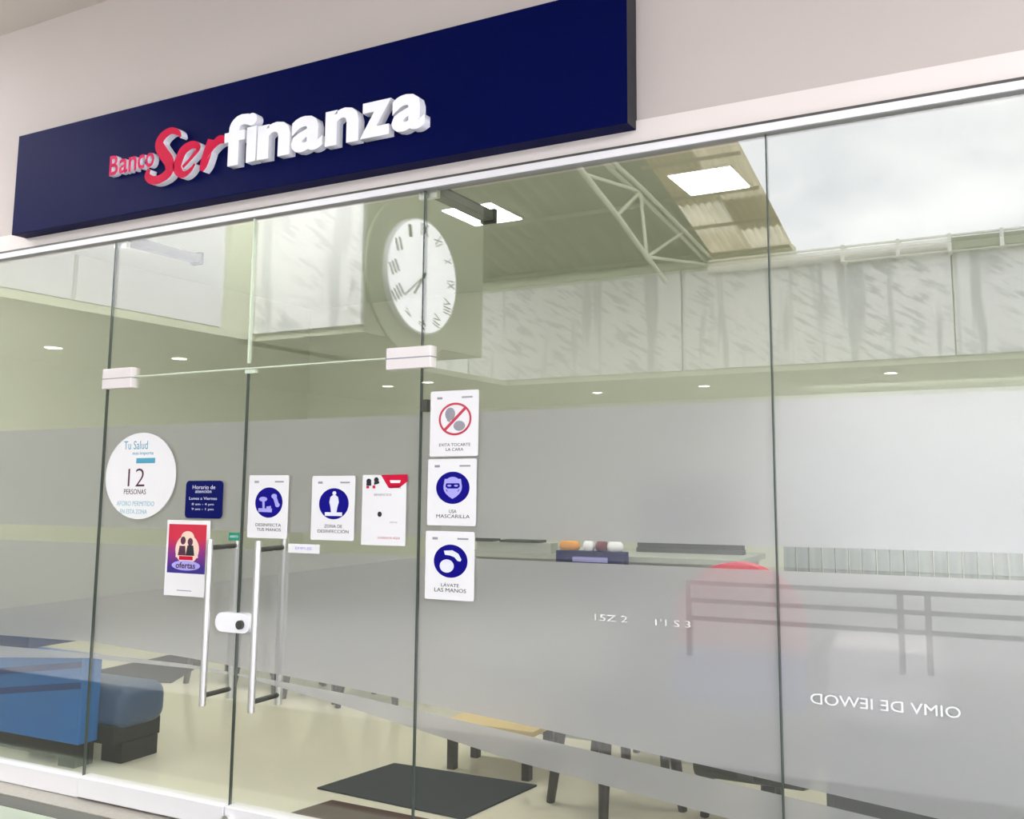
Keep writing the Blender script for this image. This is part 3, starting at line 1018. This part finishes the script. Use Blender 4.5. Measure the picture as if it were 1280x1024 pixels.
for i in range(n_r):
    x = -1.55 + i * .085
    obj('rib', bx(x, x + .075, 2.79 + .012 * (i % 2), 2.83, .04, 1.9), M['rib'], rp_)
obj('rail', bx(-1.57, 2.05, 2.78, 2.85, 0, .04), M['counter'], rp_)

# red and blue swivel chair right behind the film
sw = thing('swivel_chair', (-1.04, .36, 0), 'swivel chair with a rounded red back and blue seat behind frosted film', 'chair')
b = bmesh.new()
pts = [(-1.285, .98), (-.80, .98)] + ell(-1.0425, 1.06, .245, .235, 24, 0, PI)
obj('backrest', prism_xz(pts, .05, .11), M['red_fabric'], sw)
obj('back_pad', bx(-1.30, -.80, .045, .11, .77, .975, bev=.02), M['lilac_fabric'], sw)
obj('seat', bx(-1.28, -.82, .18, .66, .46, .54, bev=.03), M['dark_panel'], sw)
obj('back_bar', bx(-1.07, -1.01, .105, .19, .50, 1.0), M['dark_steel'], sw)
obj('gas_column', tube((-1.04, .42, .06), (-1.04, .42, .47), .03), M['dark_steel'], sw)
for i in range(5):
    a = i * 2 * PI / 5 + .3
    obj('base_arm', tube((-1.04, .42, .07), (-1.04 + .27 * math.cos(a), .42 + .27 * math.sin(a), .035), .022, n=8), M['dark_steel'], sw)
# white printer on the desk
wp = thing('printer', (-.56, .34, .736), 'white printer on the desk, glowing through the right frosted pane', 'printer')
obj('body', bx(-.73, -.38, .14, .50, .7355, .97, bev=.012), M['white'], wp)
obj('paper_tray', bx(-.70, -.42, .115, .14, .775, .80), M['white'], wp)
obj('lid', bx(-.735, -.375, .135, .505, .97, 1.0, bev=.006), M['paper'], wp)

# ================================================================== COURTYARD ACROSS (seen in the glass)
ZS = 3.27
# far frieze with printed panels
wf = sroot('wall_opposite', (0, -10, ZS))
obj('backing', bx(-12.0, 12.0, -10.30, -10.04, ZS, 4.86), M['soffit'], wf)
obj('upper_backing', bx(-12.0, -3.12, -10.30, -10.05, 4.86, 5.08), M['soffit'], wf)
px = [-12.0, -8.75, -4.85, -.93, 2.99, 6.9, 10.8]
for x0, x1 in zip(px, px[1:]):
    obj('frieze_panel', bx(x0 + .012, x1 - .012, -10.04, -10.0, ZS + .01, 4.80), M['bamboo_x'], wf)
struct('ceiling_opposite', bx(-12.0, 12.0, -14.0, -10.04, ZS - .08, ZS), M['soffit'])
struct('wall_shopfront', bx(-12.0, 12.0, -14.1, -14.0, 0, ZS), M['shop_wall'])
struct('ceiling_left_wing', bx(-12.0, -8.0, -10.04, 0, ZS - .08, ZS), M['soffit'])
struct('wall_far_left', bx(-12.1, -12.0, -14.0, 0.0, 0, ZS), M['olive'])
wl = sroot('wall_left_wing', (-8, -2, ZS))
obj('backing', bx(-8.3, -8.04, -4.4, 0.0, ZS, 5.0), M['soffit'], wl)
for y0, y1 in ((-2.2, 0), (-3.95, -2.2)):
    obj('frieze_panel', bx(-8.04, -8.0, y0 + .01, y1 - .01, ZS + .01, 5.0), M['shop_wall'], wl)
wb = sroot('wall_corner_block', (-7.2, -4.5, ZS))
obj('core', bx(-8.3, -6.49, -6.8, -4.44, ZS - .08, 5.2), M['soffit'], wb)
obj('frieze_panel', bx(-8.0, -6.46, -4.44, -4.40, ZS, 5.2), M['bamboo_x'], wb)
obj('side_panel', bx(-6.49, -6.45, -6.8, -4.44, ZS - .08, 5.2), M['olive'], wb)

# wall clock on the block's side
XC, YC, ZC, RC = -6.45, -5.36, 3.97, .68
ck = thing('wall_clock', (XC, YC, ZC - RC), 'large round white clock with dark numerals, mirrored in the glass', 'clock')


def disc_x(r, x0, x1, n=48):
    b = bmesh.new()
    bmesh.ops.create_cone(b, cap_ends=True, segments=n, radius1=r, radius2=r, depth=x1 - x0)
    b.transform(Matrix.Translation(((x0 + x1) / 2, YC, ZC)) @ Matrix.Rotation(PI / 2, 4, 'Y'))
    return b


obj('backing_disc', disc_x(.94, XC, XC + .03), M['olive'], ck)
obj('case', disc_x(RC, XC + .03, XC + .10), M['white'], ck)
obj('dial', disc_x(RC - .02, XC + .10, XC + .105), M['dial'], ck)


def to_dial(b):
    """flat drawing in local x,z (drawn facing -y) turned to face +x on the dial"""
    b.transform(Matrix.Translation((XC + .105, YC, ZC)) @ Matrix.Rotation(PI / 2, 4, 'Z'))
    return b


RN = ['XII', 'I', 'II', 'III', 'IIII', 'V', 'VI', 'VII', 'VIII', 'IX', 'X', 'XI']
for i, t_ in enumerate(RN):
    a = PI / 2 - i * PI / 6
    wdt = .042 * len(t_) + .018
    x, z = .555 * math.cos(a), .555 * math.sin(a)
    b = text_bm(t_, -wdt / 2, wdt / 2, -.072, .072, -.004, 0, .0)
    b.transform(Matrix.Translation((x, 0, z)) @ Matrix.Rotation(-(a - PI / 2) * .35, 4, 'Y'))
    obj('numeral', to_dial(b), M['numeral'], ck)
for a, l, w_ in ((PI / 2 - math.radians(142), .30, .026), (PI / 2 - math.radians(128), .46, .016)):
    b = prism_xz(bar(-.06 * math.cos(a), -.06 * math.sin(a), l * math.cos(a), l * math.sin(a), w_), -.010, -.006)
    obj('hand', to_dial(b), M['numeral'], ck)
obj('hub', to_dial(prism_xz(ell(0, 0, .028, .028, 16), -.014, 0)), M['numeral'], ck)


def roof_z(y):
    return 4.99 + .25 * (10.19 + y) if y < 0 else 0


def corrugated(x0, x1, y0, y1, pitch, amp, thick=.012):
    """sheet whose ridges run along the slope (y); y negative = away from the bank"""
    b = bmesh.new()
    n = int((x1 - x0) / pitch * 6)
    top = []
    for i in range(n + 1):
        x = x0 + (x1 - x0) * i / n
        dz = amp * math.sin(2 * PI * (x - x0) / pitch)
        top.append([b.verts.new((x, y, roof_z(y) + dz + s)) for y in (y0, y1) for s in (0, thick)])
    for p, q in zip(top, top[1:]):
        b.faces.new((p[0], q[0], q[2], p[2]))
        b.faces.new((p[1], p[3], q[3], q[1]))
        b.faces.new((p[0], p[1], q[1], q[0]))
        b.faces.new((p[2], q[2], q[3], p[3]))
    for p in (top[0], top[-1]):
        b.faces.new((p[0], p[2], p[3], p[1]))
    bmesh.ops.recalc_face_normals(b, faces=b.faces)
    return b


rf = thing('courtyard_roof', (-3.7, -10.1, 5.0), 'stained corrugated sheet roof over the courtyard, ending against the sky', 'roof')
for i in range(7):
    for k_, (x0, x1) in enumerate(((-4.35, -3.72), (-3.72, -3.1))):
        y0 = -10.2 + i * .83
        obj('roof_sheet', corrugated(x0, x1, y0, y0 + .825, .105, .018), M[('roof', 'roof_stain', 'roof_pale')[(i * 5 + k_ * 2 + i // 3) % 3]], rf)
for i in range(7):
    y = -9.9 + i * .82
    z = roof_z(y) - .045
    obj('purlin', bx(-4.45, -3.12, y - .014, y + .014, z - .022, z + .022), M['purlin'], rf)
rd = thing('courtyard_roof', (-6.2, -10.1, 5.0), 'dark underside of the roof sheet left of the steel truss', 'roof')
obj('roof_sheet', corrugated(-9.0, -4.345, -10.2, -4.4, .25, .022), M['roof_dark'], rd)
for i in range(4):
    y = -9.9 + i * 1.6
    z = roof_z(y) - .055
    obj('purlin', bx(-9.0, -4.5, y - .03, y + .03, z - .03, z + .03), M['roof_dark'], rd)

tr = thing('roof_truss', (-4.4, -10, 4.9), 'pale green tubular steel truss under the corrugated roof', 'truss')
X = -4.40
bot = [(-5.0, 5.24), (-5.64, 5.00), (-6.54, 4.76), (-7.48, 4.46), (-8.15, 4.26)]
top = [(-4.6, 5.62), (-6.46, 5.33), (-7.28, 5.27), (-8.82, 5.10), (-10.25, 4.93)]
for a, b2 in zip(bot, bot[1:]):
    obj('bottom_chord', tube((X, *a), (X, *b2), .035), M['truss'], tr)
for xx in (X - .06, X + .06):
    for a, b2 in zip(top, top[1:]):
        obj('top_chord', tube((xx, *a), (xx, *b2), .028), M['truss'], tr)
for a, b2 in ((bot[1], top[2]), (bot[2], top[2]), (top[2], bot[3]), (bot[3], top[3]), (bot[3], top[4]), (bot[0], top[1])):
    obj('web_bar', tube((X, *a), (X, *b2), .022), M['truss'], tr)

# gutter pipe along the far frieze
gp = thing('gutter_pipe', (2, -9.85, 4.83), 'cream gutter pipe on brackets along the top of the far frieze', 'pipe')
obj('pipe', tube((-4.35, -9.86, 4.79), (-.95, -9.86, 4.79), .085, n=14), M['gutter'], gp)
obj('top_rail', tube((-4.35, -9.86, 4.905), (11.5, -9.86, 4.905), .02), M['gutter'], gp)
obj('channel', bx(-.95, 11.5, -9.93, -9.80, 4.70, 4.86), M['olive'], gp)
obj('bottom_rail', tube((-2.4, -9.86, 4.69), (11.5, -9.86, 4.69), .018), M['gutter'], gp)
for x in (-2.35, -1.6, -.93, -.28, .5, 1.3):
    obj('bracket', bx(x - .025, x + .025, -10.0, -9.78, 4.67, 4.92), M['gutter'], gp)

# recessed downlights
for x, y, lab in ((-7.15, -11.8, 'small round downlight in the far soffit, leftmost of that row'), (-5.03, -11.54, 'small round downlight in the far soffit, second of that row'),
                  (-1.92, -10.96, 'small round downlight in the far soffit, nearest the right edge'),
                  (-10.49, -3.72, 'small round downlight at far left under the white wing'), (-9.97, -5.08, 'small round downlight left of the doors under the white wing'),
                  (-9.79, -9.15, 'small round downlight below the clock'), (-8.83, -8.94, 'small round downlight just right of the door hinge fitting')):
    d = thing('recessed_downlight', (x, y, ZS - .08), lab, 'downlight', 'downlights in the soffits across the courtyard')
    b = bmesh.new()
    bmesh.ops.create_cone(b, cap_ends=True, segments=20, radius1=.085, radius2=.085, depth=.01)
    bmesh.ops.translate(b, vec=(x, y, ZS - .087), verts=b.verts)
    obj('lens', b, M['lamp'], d)
    b = bmesh.new()
    bmesh.ops.create_cone(b, cap_ends=True, segments=20, radius1=.11, radius2=.11, depth=.008)
    bmesh.ops.translate(b, vec=(x, y, ZS - .084), verts=b.verts)
    obj('trim_ring', b, M['white'], d)

# low rail in the courtyard
lr = thing('low_barrier', (0, -5, 0), 'low grey metal barrier in the courtyard mirrored in the frosted glass', 'barrier')
for z in (.66, .50, .34):
    obj('bar', bx(-3.0, 4.5, -5.025, -4.975, z - .02, z + .02), M['rail_grey'], lr)
for x in (-3.0, -1.12, -.90, 1.6, 4.46):
    obj('post', bx(x - .025, x + .025, -5.03, -4.97, 0, .68), M['rail_grey'], lr)
